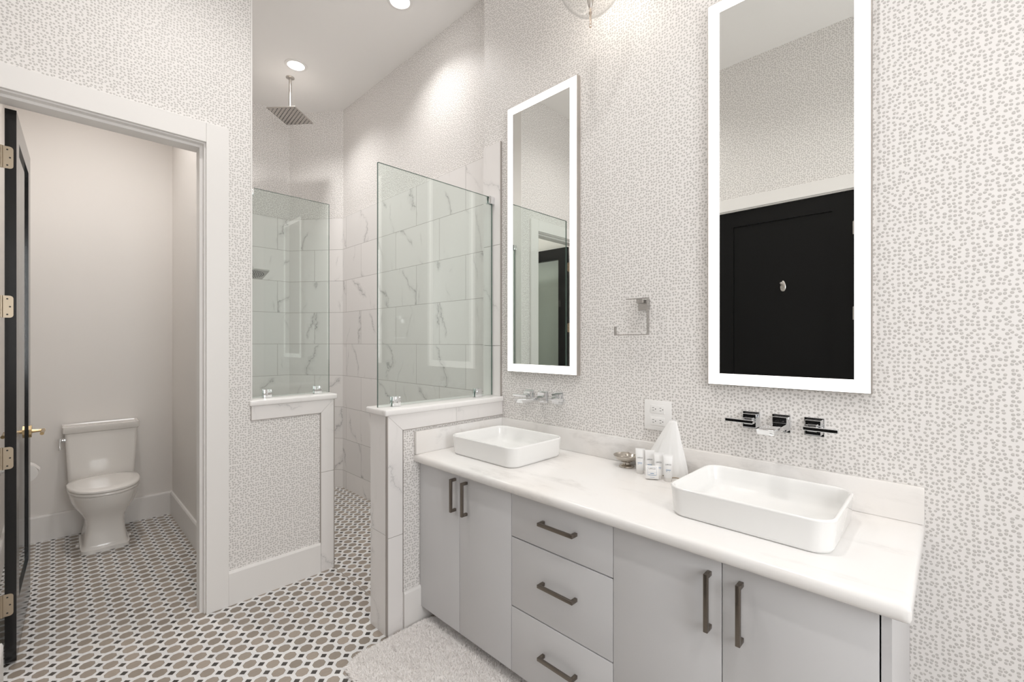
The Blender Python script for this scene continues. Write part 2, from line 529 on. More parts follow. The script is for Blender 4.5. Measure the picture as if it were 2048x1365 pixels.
L = bpy.data.lights.new('window_fill', 'AREA'); L.shape = 'RECTANGLE'; L.size = WX1 - WX0 - .1; L.size_y = WZ1 - WZ0 - .1  # area lamp in the added window, for soft even fill
L.energy = P_WINDOW_FILL; L.color = (0.965, 0.985, 1.0)
dl = bpy.data.objects.new('window_fill', L); C.objects.link(dl); dl.location = ((WX0 + WX1) / 2, YB - 0.02, (WZ0 + WZ1) / 2); dl.rotation_euler = (R(90), 0, 0)

# half walls
m = MB(); m.box(0.762, YF, 0, 1.222, 2.915, HZ)
struct(m.build('wall_half_left', WP, smooth=0), 'low half wall left of the shower entrance')
m = MB(); m.box(1.123, YH, 0, XV, 2.085, HZ)
struct(m.build('wall_half_right', WP, smooth=0), 'low half wall at the end of the vanity')

# ------------------------------------------------------------------ shower tile claddings
t = 0.010
o = MB().box(XS - t, 2.094, 0, XS - 0.0005, 4.228, TH).build('trim_1', TILE, smooth=0, uvorg=(0, 2.667, TH - 0.306 * 9))
struct(o, 'marble tile on the right shower wall')
dv = (D1 - D0).normalized(); nv = Vector((-dv.y, dv.x, 0))
if nv.x > 0: nv = -nv
def wallquad(p0, p1, nrm, th, z0, z1, name, mt, u0, label):
    """tile slab standing on the line p0-p1 with u measured from p0"""
    bm = bmesh.new(); uvl = bm.loops.layers.uv.new('UVMap')
    L = (p1 - p0).length; d = (p1 - p0) / L
    vs = []
    for off in (0.0005, th):
        for (s, z) in ((0, z0), (L, z0), (L, z1), (0, z1)):
            vs.append((bm.verts.new(p0 + d * s + nrm * off + Vector((0, 0, z))), s, z))
    idx = ((4, 5, 6, 7), (0, 3, 2, 1), (0, 1, 5, 4), (1, 2, 6, 5), (2, 3, 7, 6), (3, 0, 4, 7))
    for f in idx:
        fc = bm.faces.new([vs[i][0] for i in f])
        for lp, i in zip(fc.loops, f): lp[uvl].uv = (vs[i][1] - u0, vs[i][2] - (TH - 0.306 * 9))
    bmesh.ops.recalc_face_normals(bm, faces=bm.faces[:])
    me = bpy.data.meshes.new(name); bm.to_mesh(me); bm.free(); me.materials.append(mt)
    o = bpy.data.objects.new(name, me); C.objects.link(o)
    return struct(o, label)
wallquad(D0, D1, nv, t, 0, TH, 'trim_2', TILE, 0.295, 'marble tile on the diagonal shower wall')
wallquad(Vector((1.635, 4.694, 0)), Vector((0.78, 4.694, 0)), Vector((0, -1, 0)), t, 0, TH, 'trim_3', TILE, 0.41, 'marble tile on the back shower wall')
wallquad(Vector((0.78, 4.684, 0)), Vector((0.78, 2.93, 0)), Vector((1, 0, 0)), t, 0, TH, 'trim_4', TILE, 0.2, 'marble tile on the left shower wall')
# inside faces of the half walls
wallquad(Vector((0.79, 2.915, 0)), Vector((1.222, 2.915, 0)), Vector((0, 1, 0)), t, 0, HZ, 'trim_5', TILE, 0.2, 'marble tile inside the left half wall')
wallquad(Vector((1.123, 2.085, 0)), Vector((1.886, 2.085, 0)), Vector((0, 1, 0)), t, 0, HZ, 'trim_6', TILE, 0.2, 'marble tile inside the right half wall')

# marble borders on the half walls: mitred strips + metal edge lines
def strip_front(name, y, xa, xb, xe, ztop, zs, label, joint=None):
    """L-shaped border on the face y: horizontal xa..xe under the cap, vertical xb..xe to the floor"""
    root = None
    m = MB()
    yy0, yy1 = y - 0.007, y - 0.0003
    def quad(p):
        a = [m.bm.verts.new((x, yy0, z)) for x, z in p]; b = [m.bm.verts.new((x, yy1, z)) for x, z in p]
        n = len(p)
        m.bm.faces.new(a); m.bm.faces.new(list(reversed(b)))
        for i in range(n): m.bm.faces.new((a[i], a[(i + 1) % n], b[(i + 1) % n], b[i]))
    return m, quad

# left half wall: vertical strip at its free (right) end
g = 0.0009
m, quad = strip_front('', YF, 0, 0, 0, 0, 0, '')
quad([(0.765, 0.978), (1.147, 0.978), (1.2265, HZ - g), (0.765, HZ - g)])
struct(m.build('trim_7', STRIP, smooth=0), 'marble border strip under the left half wall cap')
m, quad = strip_front('', YF, 0, 0, 0, 0, 0, '')
quad([(1.147 + g, 0.978 - g), (1.147 + g, 0.612), (1.2265, 0.612), (1.2265, HZ - 2 * g)])
quad([(1.147 + g, 0.609), (1.147 + g, 0.0), (1.2265, 0.0), (1.2265, 0.609)])
struct(m.build('trim_8', STRIP, smooth=0), 'upright marble border strip at the end of the left half wall')
m = MB()
m.box(1.2265, YF - 0.0085, 0, 1.2315, YF + 0.006, HZ)
m.box(1.143, YF - 0.0082, 0.1815, 1.147, YF - 0.0003, 0.978)
m.box(0.762, YF - 0.0082, 0.974, 1.147, YF - 0.0003, 0.978)
m.box(0.762, YF - 0.0082, 0.978, 0.765, YF - 0.0003, HZ)
struct(m.build('trim_9', GROUT, smooth=0), 'thin metal edging of the left marble border')
struct(MB().box(1.2225, YF + 0.006, 0, 1.2315, 2.915, HZ).build('trim_10', STRIP, smooth=0), 'marble end face of the left half wall')
# right half wall: vertical strip at its free (left) end
m, quad = strip_front('', YH, 0, 0, 0, 0, 0, '')
quad([(1.1185, HZ - g), (1.200, 0.979), (1.533, 0.979), (1.533, HZ - g)])
quad([(1.5345, 0.979), (1.884, 0.979), (1.884, HZ - g), (1.5345, HZ - g)])
struct(m.build('trim_11', STRIP, smooth=0), 'marble border strip under the right half wall cap')
m, quad = strip_front('', YH, 0, 0, 0, 0, 0, '')
quad([(1.1185, HZ - 2 * g), (1.1185, 0.470), (1.200 - g, 0.470), (1.200 - g, 0.979 - g)])
quad([(1.1185, 0.467), (1.1185, 0.0), (1.200 - g, 0.0), (1.200 - g, 0.467)])
struct(m.build('trim_12', STRIP, smooth=0), 'upright marble border strip at the end of the right half wall')
m = MB()
m.box(1.1125, YH - 0.0085, 0, 1.1185, YH + 0.004, HZ)
m.box(1.200, YH - 0.0082, 0.182, 1.2035, YH - 0.0003, 0.979)
m.box(1.200, YH - 0.0082, 0.9755, 1.884, YH - 0.0003, 0.979)
struct(m.build('trim_13', GROUT, smooth=0), 'thin metal edging of the right marble border')
m = MB()
m.box(1.1125, YH + 0.006, 0, 1.1225, 2.085, 0.482)
m.box(1.1125, YH + 0.006, 0.4845, 1.1225, 2.085, HZ)
struct(m.build('trim_14', STRIP, smooth=0), 'marble end face of the right half wall')
# caps
struct(MB().box(0.755, YF - 0.018, HZ, 1.246, 2.94, 1.087, 0.006, 3).build('trim_15', CAPM), 'marble cap on the left half wall')
struct(MB().box(1.098, YH - 0.020, HZ, XV - 0.001, 2.11, 1.087, 0.008, 3).build('trim_16', CAPM), 'marble cap on the right half wall')
# tile strip standing on the vanity wall above the half wall, with its edging
m = MB()
for z0, z1 in ((1.0875, 1.388), (1.3905, 1.998), (2.0005, TH)):
    m.box(XV - 0.009, YH + 0.006, z0, XV - 0.0003, 2.092, z1)
struct(m.build('trim_17', STRIP, smooth=0), 'marble border strip beside the shower glass on the vanity wall')
struct(MB().box(XV - 0.010, YH, 1.0875, XV - 0.0003, YH + 0.005, TH).build('trim_18', GROUT, smooth=0), 'metal edging of the upright border strip')
# white corner bead where the wallpaper wall ends
struct(MB().box(0.7625, YF - 0.002, 1.0875, 0.770, 2.922, ZC).build('trim_19', TRIMP, smooth=0), 'white corner bead at the end of the wallpaper wall')
# threshold line of the shower floor
struct(MB().box(1.2295, 2.086, 0.0002, 1.2345, YF - 0.009, 0.0018).build('trim_20', GROUT, smooth=0), 'metal threshold line in the floor at the shower entrance')

# ------------------------------------------------------------------ baseboards
def baseboard(name, a, b, nrm, label):
    a = Vector((*a, 0)); b = Vector((*b, 0)); nrm = Vector((*nrm, 0))
    prof = [(0.0004, 0), (0.016, 0), (0.016, 0.170), (0.011, 0.181), (0.0004, 0.181)]
    loops = []
    for p in (a, b): loops.append([p + nrm * q[0] + Vector((0, 0, q[1])) for q in prof])
    m = MB(); m.loft(loops)
    return struct(m.build(name, TRIMP, smooth=0), label)
baseboard('baseboard_front', (0.6545, YF), (1.1425, YF), (0, -1), 'white baseboard on the left half wall')
baseboard('baseboard_half_wall', (1.2040, YH), (1.40, YH), (0, -1), 'white baseboard at the end of the right half wall')
baseboard('baseboard_toilet_back', (-0.2345, 4.615), (0.6865, 4.615), (0, -1), 'white baseboard behind the toilet')
baseboard('baseboard_toilet_right', (0.687, 2.93), (0.687, 4.5985), (-1, 0), 'white baseboard right of the toilet')
baseboard('baseboard_toilet_left', (-0.235, 3.80), (-0.235, 4.5985), (1, 0), 'white baseboard left of the toilet')
baseboard('baseboard_left', (XL, EY1 + 0.13), (XL, YF - 0.001), (1, 0), 'white baseboard beside the entry door')
baseboard('baseboard_right', (XV, YB), (XV, 0.09), (-1, 0), 'white baseboard right of the vanity')

# ------------------------------------------------------------------ toilet doorway: casing, jamb
m = MB()
m.box(0.5525, YF - 0.018, 0, 0.654, YF - 0.0004, 2.548, 0.002)
m.box(XL + 0.001, YF - 0.018, 2.446, 0.5523, YF - 0.0004, 2.548, 0.002)
struct(m.build('trim_21', TRIMP, smooth=0), 'flat white casing around the toilet room doorway')
m = MB()
# jamb boards with a stop
m.box(0.546, YF + 0.0004, 0, 0.5695, 2.932, 2.440)
m.box(0.533, YF + 0.035, 0, 0.546, 2.880, 2.4275)
m.box(-0.165, YF + 0.0004, 2.440, 0.5695, 2.932, 2.4645)
m.box(-0.165, YF + 0.035, 2.4275, 0.546, 2.880, 2.440)
m.box(-0.1795, YF + 0.0004, 0, -0.165, 2.932, 2.4645)
struct(m.build('trim_22', TRIMP, smooth=0), 'white jamb and door stop of the toilet room doorway')

# ------------------------------------------------------------------ toilet door (open, glazed)
# local frame: hinge at h, door runs along +Y with a slight turn
def door_matrix(): return Matrix.Translation((-0.1495, 2.938, 0)) @ Matrix.Rotation(R(-1.9), 4, 'Z')
DM = door_matrix()
d1 = MB()
DW, DT, DZ0, DZ1 = 0.712, 0.035, 0.012, 2.428
st, tr_, brl = 0.112, 0.112, 0.235
for (y0, y1, z0, z1) in ((0, st, DZ0, DZ1), (DW - st, DW, DZ0, DZ1), (st, DW - st, DZ1 - tr_, DZ1), (st, DW - st, DZ0, DZ0 + brl)):
    d1.box(0, y0, z0, DT, y1, z1, M=DM)
door1 = d1.build('door_1', BLACK, smooth=0)
struct(door1, 'black glazed door standing open into the toilet room')
ROOTS['door_1'] = Vector((0, 0, 0))
m = MB()
m.box(0.020, st + .0005, DZ0 + brl + .0005, 0.0275, DW - st - .0005, DZ1 - tr_ - .0005, M=DM)
m.build('glass_pane', GLASS, door1, smooth=0)
m = MB()
for x0, x1 in ((0.003, 0.0195),):
    m.box(x0, st, DZ0 + brl, x1, st + 0.012, DZ1 - tr_, M=DM)
    m.box(x0, DW - st - 0.012, DZ0 + brl, x1, DW - st, DZ1 - tr_, M=DM)
    m.box(x0, st + 0.012, DZ1 - tr_ - 0.012, x1, DW - st - 0.012, DZ1 - tr_, M=DM)
    m.box(x0, st + 0.012, DZ0 + brl, x1, DW - st - 0.012, DZ0 + brl + 0.012, M=DM)
m.build('glazing_bead', BLACK, door1, smooth=0)
for zc in (2.215, 1.565, 0.905, 0.265):
    m = MB()
    # leaf on the door edge (facing the camera), rounded corners
    pts = []
    for (sx, a0) in ((1, -90), (1, 0)):
        for i in range(5):
            a = R(a0 + 22.5 * i)
            zz = zc + (0.036 if a0 == 0 else -0.036)
            pts.append((0.014 + 0.012 * math.cos(a), zz + 0.012 * math.sin(a)))
    pts = [(-0.008, zc - 0.048)] + pts + [(-0.008, zc + 0.048)]
    a = [m.bm.verts.new(DM @ Vector((x, -0.0022, z))) for x, z in pts]
    b = [m.bm.verts.new(DM @ Vector((x, -0.0002, z))) for x, z in pts]
    m.bm.faces.new(a); m.bm.faces.new(list(reversed(b)))
    for i in range(len(pts)): m.bm.faces.new((a[i], a[(i + 1) % len(pts)], b[(i + 1) % len(pts)], b[i]))
    m.cyl(DM @ Vector((-0.0095, -0.004, zc - 0.048)), DM @ Vector((-0.0095, -0.004, zc + 0.048)), 0.0055, 12)
    hg = m.build('hinge', HINGE, door1)
    hg['label'] = 'satin brass hinge'
    s = MB()
    for (x, z) in ((0.008, 0.034), (0.016, 0.0), (0.008, -0.034)):
        s.cyl(DM @ Vector((x, -0.0027, zc + z)), DM @ Vector((x, -0.0021, zc + z)), 0.0034, 10)
    s.build('screw', SCREW, hg)
for side in (1, -1):
    m = MB()
    x = DT + 0.0003 if side == 1 else -0.0003
    yh, zh = DW - 0.062, 0.925
    oc = [(yh + 0.034 * math.cos(R(22.5 + 45 * i)), zh + 0.034 * math.sin(R(22.5 + 45 * i))) for i in range(8)]
    a = [m.bm.verts.new(DM @ Vector((x, p[0], p[1]))) for p in oc]
    b = [m.bm.verts.new(DM @ Vector((x + side * 0.009, p[0], p[1]))) for p in oc]
    m.bm.faces.new(a); m.bm.faces.new(list(reversed(b)))
    for i in range(8): m.bm.faces.new((a[i], a[(i + 1) % 8], b[(i + 1) % 8], b[i]))
    m.lathe([(0.011, 0), (0.009, 0.012), (0.008, 0.05)], DM @ Vector((x + side * 0.009, yh, zh)), DM.to_3x3() @ Vector((side, 0, 0)), 14)
    p = DM @ Vector((x + side * 0.052, yh + 0.012, zh)); q = DM @ Vector((x + side * 0.052, yh - 0.105, zh - 0.004))
    m.tube([p, p.lerp(q, .1), p.lerp(q, .9), q], [0.0085, 0.0095, 0.0075, 0.0085], 12)
    h = m.build('door_handle', BRASS, door1)
    h['label'] = 'antique brass lever handle'

# ------------------------------------------------------------------ entry door (seen in the big mirror)
d2 = MB()
ex0, ex1 = XL - 0.048, XL - 0.006
sw = 0.128
for (y0, y1, z0, z1) in ((EY0, EY0 + sw, 0.012, EZ - 0.004), (EY1 - sw, EY1, 0.012, EZ - 0.004),
                         (EY0 + sw, EY1 - sw, EZ - 0.125, EZ - 0.004), (EY0 + sw, EY1 - sw, 0.012, 0.22)):
    d2.box(ex0, y0, z0, ex1, y1, z1)
door2 = d2.build('door_2', BLACK2, smooth=0)
struct(door2, 'closed black panel door seen reflected in the mirrors')
ROOTS['door_2'] = Vector((0, 0, 0))
MB().box(ex0 + 0.008, EY0 + sw, 0.22, ex1 - 0.010, EY1 - sw, EZ - 0.125).build('door_panel', BLACK2, door2, smooth=0)
for zc in (2.205, 1.612, 0.98, 0.30):
    m = MB()
    m.cyl((XL + 0.001, EY0 - 0.001, zc - 0.047), (XL + 0.001, EY0 - 0.001, zc + 0.047), 0.0062, 12)
    m.box(ex1 - 0.001, EY0 + 0.001, zc - 0.045, ex1 + 0.002, EY0 + 0.010, zc + 0.045)
    m.build('hinge', NICKEL, door2)['label'] = 'nickel hinge'
m = MB()
yl, zl = EY1 - 0.065, 0.96
m.lathe([(0.026, 0), (0.026, 0.008), (0.011, 0.012), (0.011, 0.045)], (ex1, yl, zl), (1, 0, 0), 20)
m.tube([(ex1 + 0.045, yl + 0.01, zl), (ex1 + 0.045, yl - 0.11, zl)], 0.0085, 12)
m.build('door_handle', NICKEL, door2)
m = MB()
m.box(XL + 0.0004, EY0 - 0.105, 0, XL + 0.018, EY0 - 0.008, EZ + 0.105, 0.002)
m.box(XL + 0.0004, EY1 + 0.008, 0, XL + 0.018, EY1 + 0.105, EZ + 0.105, 0.002)
m.box(XL + 0.0004, EY0 - 0.0079, EZ + 0.008, XL + 0.018, EY1 + 0.0079, EZ + 0.105, 0.002)
m.box(XL - 0.13, EY0 - 0.0195, 0, XL - 0.0004, EY0 - 0.003, EZ + 0.0195)
m.box(XL - 0.13, EY1 + 0.003, 0, XL - 0.0004, EY1 + 0.0195, EZ + 0.0195)
m.box(XL - 0.13, EY0 - 0.003, EZ, XL - 0.0004, EY1 + 0.003, EZ + 0.0195)
struct(m.build('trim_23', TRIMP, smooth=0), 'flat white casing around the entry door')
# robe hook on the door panel
hk = thing('robe_hook', 'small nickel robe hook on the black door reflected in the mirror', 'hook', (ex1 - 0.010, 0.923, 1.838))
m = MB()
loops = []
for d, s in ((0.0003, 1.0), (0.005, 0.96), (0.008, 0.8)):
    lp = []
    for i in range(28):
        a = 2 * math.pi * i / 28
        yy = math.sin(a) * 0.019 * (1 + 0.25 * -math.cos(a)); zz = math.cos(a) * 0.042
        lp.append(Vector((ex1 - 0.010 + d, 0.923 + yy * s, 1.838 + zz * s)))
    loops.append(lp)
m.loft(loops); m.build('back_plate', NICKEL, hk)
x = ex1 - 0.003
m = MB(); m.tube([(x, .923, 1.845), (x + .02, .923, 1.838), (x + .034, .923, 1.838), (x + .044, .923, 1.850)], [.006, .006, .0065, .007], 10)
m.lathe([(0.003, -.008), (.009, -.004), (.0095, 0), (.007, .006), (.002, .008)], (x + .046, .923, 1.856), (0.6, 0, .8), 14)
m.tube([(x, .923, 1.826), (x + .012, .923, 1.816), (x + .022, .923, 1.818), (x + .026, .923, 1.828)], [.005, .005, .005, .005], 10)
m.build('peg', NICKEL, hk)

# ------------------------------------------------------------------ shower glass panels
def glass_panel(name, label, x0, x1, y, clips, top, tx):
    rt = thing(name, label, 'glass panel', ((x0 + x1) / 2, y, 1.087), 'clear glass panels on the half walls')
    z0, z1 = 1.0905, 2.290
    MB().box(x0, y - 0.005, z0, x1, y + 0.005, z1).build('pane', GLASS, rt, smooth=0)
    m = MB()   # polished green edges
    m.box(x0 - 0.0006, y - 0.005, z0, x0 - 0.0001, y + 0.005, z1)
    m.box(x1 + 0.0001, y - 0.005, z0, x1 + 0.0006, y + 0.005, z1)
    m.box(x0, y - 0.005, z1 + 0.0001, x1, y + 0.005, z1 + 0.0006)
    m.build('polished_edge', GEDGE, rt, smooth=0)
    for cx in clips:
        m = MB()
        for s in (-1, 1):
            ya, yb = sorted((y + s * 0.0052, y + s * 0.017))
            m.box(cx - 0.0225, ya, 1.0872, cx + 0.0225, yb, 1.137, 0.003)
        m.build('clamp', CHROME, rt)['label'] = 'square chrome clamp'
    m = MB()
    for s in (-1, 1):
        ya, yb = sorted((y + s * 0.0052, y + s * 0.017))
        m.box(top[0], ya, 2.247, top[1], yb, 2.293, 0.003)
    m.box(tx[0], y - 0.017, 2.247, tx[1], y + 0.017, 2.293, 0.003)
    m.build('wall_clamp', CHROME, rt)['label'] = 'square chrome wall clamp'
    return rt
glass_panel('shower_glass', 'narrow clear glass panel standing on the left half wall', 0.777, 1.232, 2.848, (0.868, 1.158), (0.772, 0.797), (0.7705, 0.776))
glass_panel('shower_glass', 'wider clear glass panel on the half wall beside the vanity', 1.108, 1.868, 2.006, (1.205, 1.752), (1.836, 1.8745), (1.8700, 1.8768))

# ------------------------------------------------------------------ toilet
TX = 0.25
toilet = thing('toilet', 'white two-piece toilet with closed lid against the toilet room wall', 'toilet', (TX, 4.3, 0))
def sup(cx, cy, hx, hyf, hyb, n, z, cnt=44):
    """super-ellipse loop with separate front (-y) and back depth"""
    pts = []
    for i in range(cnt):
        a = 2 * math.pi * i / cnt
        c, s = math.cos(a), math.sin(a)
        x = math.copysign(abs(c) ** (2 / n), c) * hx
        y = math.copysign(abs(s) ** (2 / n), s) * (hyb if s > 0 else hyf)
        pts.append(Vector((cx + x, cy + y, z)))
    return pts
m = MB()
CY = 4.27
secs = [(0.127, 0.182, 0.245, 7, 0.0), (0.127, 0.182, 0.245, 7, 0.022), (0.120, 0.176, 0.24, 7, 0.026), (0.113, 0.170, 0.24, 6, 0.05),
        (0.104, 0.168, 0.235, 5.5, 0.12), (0.100, 0.172, 0.225, 5, 0.18), (0.108, 0.190, 0.215, 4, 0.225), (0.132, 0.225, 0.205, 3.0, 0.265),
        (0.158, 0.268, 0.200, 2.6, 0.305), (0.174, 0.298, 0.190, 2.4, 0.345), (0.182, 0.312, 0.185, 2.35, 0.385), (0.184, 0.316, 0.185, 2.35, 0.398), (0.180, 0.312, 0.182, 2.35, 0.404)]
m.loft([sup(TX, CY, a, b, c, n, z) for a, b, c, n, z in secs])
m.build('bowl', PORC_T, toilet, smooth=50)
m = MB()   # rear shelf that carries the tank
m.loft([rrect(TX, 4.50, a, 0.105, 0.03, z) for a, z in ((0.10, 0.20), (0.14, 0.30), (0.180, 0.36), (0.184, 0.408))])
m.build('tank_shelf', PORC_T, toilet, smooth=50)
m = MB()
m.loft([sup(TX, CY, 0.186, 0.318, 0.165, 2.3, 0.406), sup(TX, CY, 0.190, 0.323, 0.168, 2.3, 0.410), sup(TX, CY, 0.190, 0.323, 0.168, 2.3, 0.420), sup(TX, CY, 0.187, 0.320, 0.166, 2.3, 0.4235)])
m.build('seat', PORC_T, toilet, smooth=50)
m = MB()
m.loft([sup(TX, CY, 0.187, 0.320, 0.166, 2.3, 0.4265), sup(TX, CY, 0.191, 0.325, 0.170, 2.3, 0.430), sup(TX, CY, 0.191, 0.325, 0.170, 2.3, 0.440), sup(TX, CY, 0.184, 0.317, 0.164, 2.3, 0.4465), sup(TX, CY, 0.14, 0.25, 0.12, 2.3, 0.449)])
m.build('lid', PORC_T, toilet, smooth=50)
m = MB()
m.loft([rrect(TX, 4.506, a, b, 0.022, z) for a, b, z in ((0.176, 0.083, 0.409), (0.181, 0.086, 0.44), (0.190, 0.091, 0.62), (0.196, 0.094, 0.765))])
m.build('tank', PORC_T, toilet, smooth=50)
m = MB()
m.loft([rrect(TX, 4.5055, a, b, 0.014, z) for a, b, z in ((0.199, 0.095, 0.7665), (0.207, 0.102, 0.773), (0.208, 0.1025, 0.812), (0.206, 0.101, 0.8025), (0.20, 0.095, 0.804))])
m.build('tank_lid', PORC_T, toilet, smooth=50)
m = MB()
lx, ly, lz = TX - 0.197, 4.445, 0.722
m.lathe([(0.018, 0), (0.018, 0.006), (0.011, 0.010), (0.011, 0.026)], (lx + 0.004, ly, lz), (-1, 0, 0), 18)
m.tube([(lx - 0.022, ly, lz + 0.006), (lx - 0.024, ly - 0.012, lz - 0.012), (lx - 0.024, ly - 0.020, lz - 0.045), (lx - 0.022, ly - 0.022, lz - 0.062)], [0.014, 0.010, 0.008, 0.011], 12)
m.build('flush_lever', CHROME, toilet)['label'] = 'chrome flush lever'
for sx in (-1, 1):
    m = MB(); m.lathe([(0.012, 0), (0.012, 0.010), (0.007, 0.016)], (TX + sx * 0.135, 4.30, 0.0), (0, 0, 1), 14)
    m.build('bolt_cap', PORC_T, toilet)

# toilet paper on a post holder, left wall behind the door
tp = thing('toilet_paper_holder', 'chrome post holder with a paper roll behind the open black door', 'toilet paper holder', (-0.2345, 4.19, 0.59))
m = MB(); m.lathe([(0.022, 0), (0.022, 0.006), (0.009, 0.010), (0.009, 0.105)], (-0.2345, 4.255, 0.595), (1, 0, 0), 18)
m.tube([(-0.125, 4.262, 0.595), (-0.125, 4.12, 0.595)], 0.008, 12)
m.build('post', CHROME, tp)
rl = thing('toilet_paper_roll', 'white toilet paper roll with loose end beside the toilet', 'toilet paper', (-0.125, 4.19, 0.59))
m = MB()
rin, ro = 0.020, 0.056
m.lathe([(rin, 0), (ro - 0.002, 0), (ro, 0.002), (ro, 0.098), (ro - 0.002, 0.1), (rin, 0.1), (rin, 0)], (-0.125, 4.24, 0.583), (0, -1, 0), 40, caps=False)
m.build('roll', PAPER, rl)
m = MB()
pr = [(-0.125 + (ro + 0.001) * math.cos(a), 0.583 + (ro + 0.001) * math.sin(a)) for a in (R(85), R(70), R(55), R(42))] + [(-0.071, 0.606), (-0.062, 0.596)]
a = [m.bm.verts.new((x, 4.238, z)) for x, z in pr]; b = [m.bm.verts.new((x, 4.142, z)) for x, z in pr]
a2 = [m.bm.verts.new((x + .0008, 4.238, z + .0008)) for x, z in pr]; b2 = [m.bm.verts.new((x + .0008, 4.142, z + .0008)) for x, z in pr]
for i in range(len(pr) - 1):
    m.bm.faces.new((a[i], a[i + 1], b[i + 1], b[i])); m.bm.faces.new((a2[i], b2[i], b2[i + 1], a2[i + 1]))
    m.bm.faces.new((a[i], a2[i], a2[i + 1], a[i + 1])); m.bm.faces.new((b[i], b[i + 1], b2[i + 1], b2[i]))
m.build('loose_sheet', PAPER, rl)

# ------------------------------------------------------------------ shower fittings
rh = thing('rain_shower_head', 'square perforated rain shower head hanging from the ceiling', 'shower head', (1.412, 4.035, ZC))
m = MB(); m.lathe([(0.034, 0), (0.034, -0.006), (0.026, -0.010), (0.011, -0.012)], (1.412, 4.035, ZC - 0.0004), (0, 0, 1), 24); m.build('flange', NICKEL, rh)
m = MB(); m.cyl((1.412, 4.035, ZC - 0.012), (1.412, 4.035, 3.372), 0.0115, 18)
m.lathe([(0.018, 0), (0.018, 0.022), (0.012, 0.028)], (1.412, 4.035, 3.365), (0, 0, 1), 18); m.build('arm', NICKEL, rh)
RM = Matrix.Translation((1.425, 4.06, 3.355)) @ Matrix.Rotation(R(40), 4, 'Z')
m = MB(); m.box(-0.145, -0.125, -0.004, 0.145, 0.125, 0.006, 0.003, 2, RM); pl = m.build('plate', NICKEL, rh)
m = MB()
for i in range(15):
    for j in range(13):
        if (i + j) % 2 == 0:
            c = RM @ Vector((-0.131 + i * 0.0187, -0.112 + j * 0.0187, -0.0042))
            m.lathe([(0.0052, 0), (0.0045, -0.002)], c, (0, 0, 1), 8)
m.build('nozzle', RUBBER, pl)['kind'] = 'stuff'

wh = thing('wall_shower_head', 'small square chrome shower head on an arm inside the shower', 'shower head', (1.215, 4.684, 2.05))
HX, HY, HZc = 1.205, 4.315, 2.005
m = MB(); m.lathe([(0.03, 0), (0.03, 0.006), (0.012, 0.012)], (HX, 4.6835, 2.10), (0, -1, 0), 20); m.build('flange', CHROME, wh)
m = MB(); m.tube([(HX, 4.675, 2.10), (HX, 4.52, 2.105), (HX, 4.40, 2.095), (HX, 4.335, 2.055), (HX, 4.328, 2.045)], 0.010, 12)
m.lathe([(0.006, -.016), (.015, -.008), (.017, 0), (.015, .008), (.006, .016)], (HX, 4.325, 2.038), (0, 0, 1), 16); m.build('arm', CHROME, wh)
WM = Matrix.Translation((HX, HY, HZc)) @ Matrix.Rotation(R(-15), 4, 'X')
m = MB(); m.loft([[WM @ p for p in rrect(0, 0, a, a, 0.012, z)] for a, z in ((0.100, -0.008), (0.103, -0.004), (0.103, 0.004), (0.06, 0.012), (0.02, 0.018))]); pl = m.build('spray_plate', SATIN, wh, smooth=40)
m = MB()
for rr, n in ((0.012, 6), (0.028, 12), (0.045, 18), (0.062, 24), (0.079, 30)):
    for i in range(n):
        a = 2 * math.pi * i / n
        m.lathe([(0.0042, 0), (0.0036, -0.0015)], WM @ Vector((rr * math.cos(a), rr * math.sin(a), -0.0082)), (0, 0, 1), 8)
m.build('nozzle', RUBBER, pl)['kind'] = 'stuff'

# ------------------------------------------------------------------ recessed ceiling lights
def spot(name, loc, power, parent, size=112, blend=0.55, col=(1, 0.93, 0.86), rad=0.05):
    L = bpy.data.lights.new(name, 'SPOT'); L.energy = power; L.color = col
    L.spot_size = R(size); L.spot_blend = blend; L.shadow_soft_size = rad
    o = bpy.data.objects.new(name, L); C.objects.link(o)
    o.parent = parent; o.location = (0, 0, -0.012)
    return o
def can(x, y, label, power, size=128, blend=0.85, col=(1, 0.972, 0.945)):
    c = thing('ceiling_light', label, 'ceiling light', (x, y, ZC), 'round recessed ceiling lights')
    m = MB(); m.lathe([(0.062, -0.0005), (0.086, -0.0005), (0.084, -0.004), (0.064, -0.006), (0.062, -0.0005)], (x, y, ZC), (0, 0, 1), 40, caps=False)
    m.build('trim_ring', TRIMP, c)
    m = MB(); m.lathe([(0.0615, -0.0010), (0.0615, -0.0022)], (x, y, ZC), (0, 0, 1), 40)
    m.build('diffuser', LAMP, c)
    spot('lamp', (x, y, ZC), power, c, size, blend, col)
    return c
can(1.383, 3.823, 'round recessed ceiling light above the rain shower head', P_SHOWER)
can(1.604, 2.612, 'round recessed ceiling light at the shower entrance, cut by the top frame edge', P_ENTRY)
can(0.45, 1.95, 'added round recessed fill light in front of the toilet room doorway', P_ROOM_FILL, 140, 0.8)  # can added out of view to brighten the room
can(0.98, 0.70, 'added round recessed fill light over the vanity', P_ROOM_FILL, 140, 0.8)  # added can, out of view, fills the vanity side
can(0.45, -0.70, 'added round recessed fill light behind the camera', P_ROOM_FILL, 140, 0.8)  # added can behind the camera, fills the near walls
can(0.25, 3.55, 'round recessed ceiling light inside the toilet room', P_TOILET, 130, 0.7)

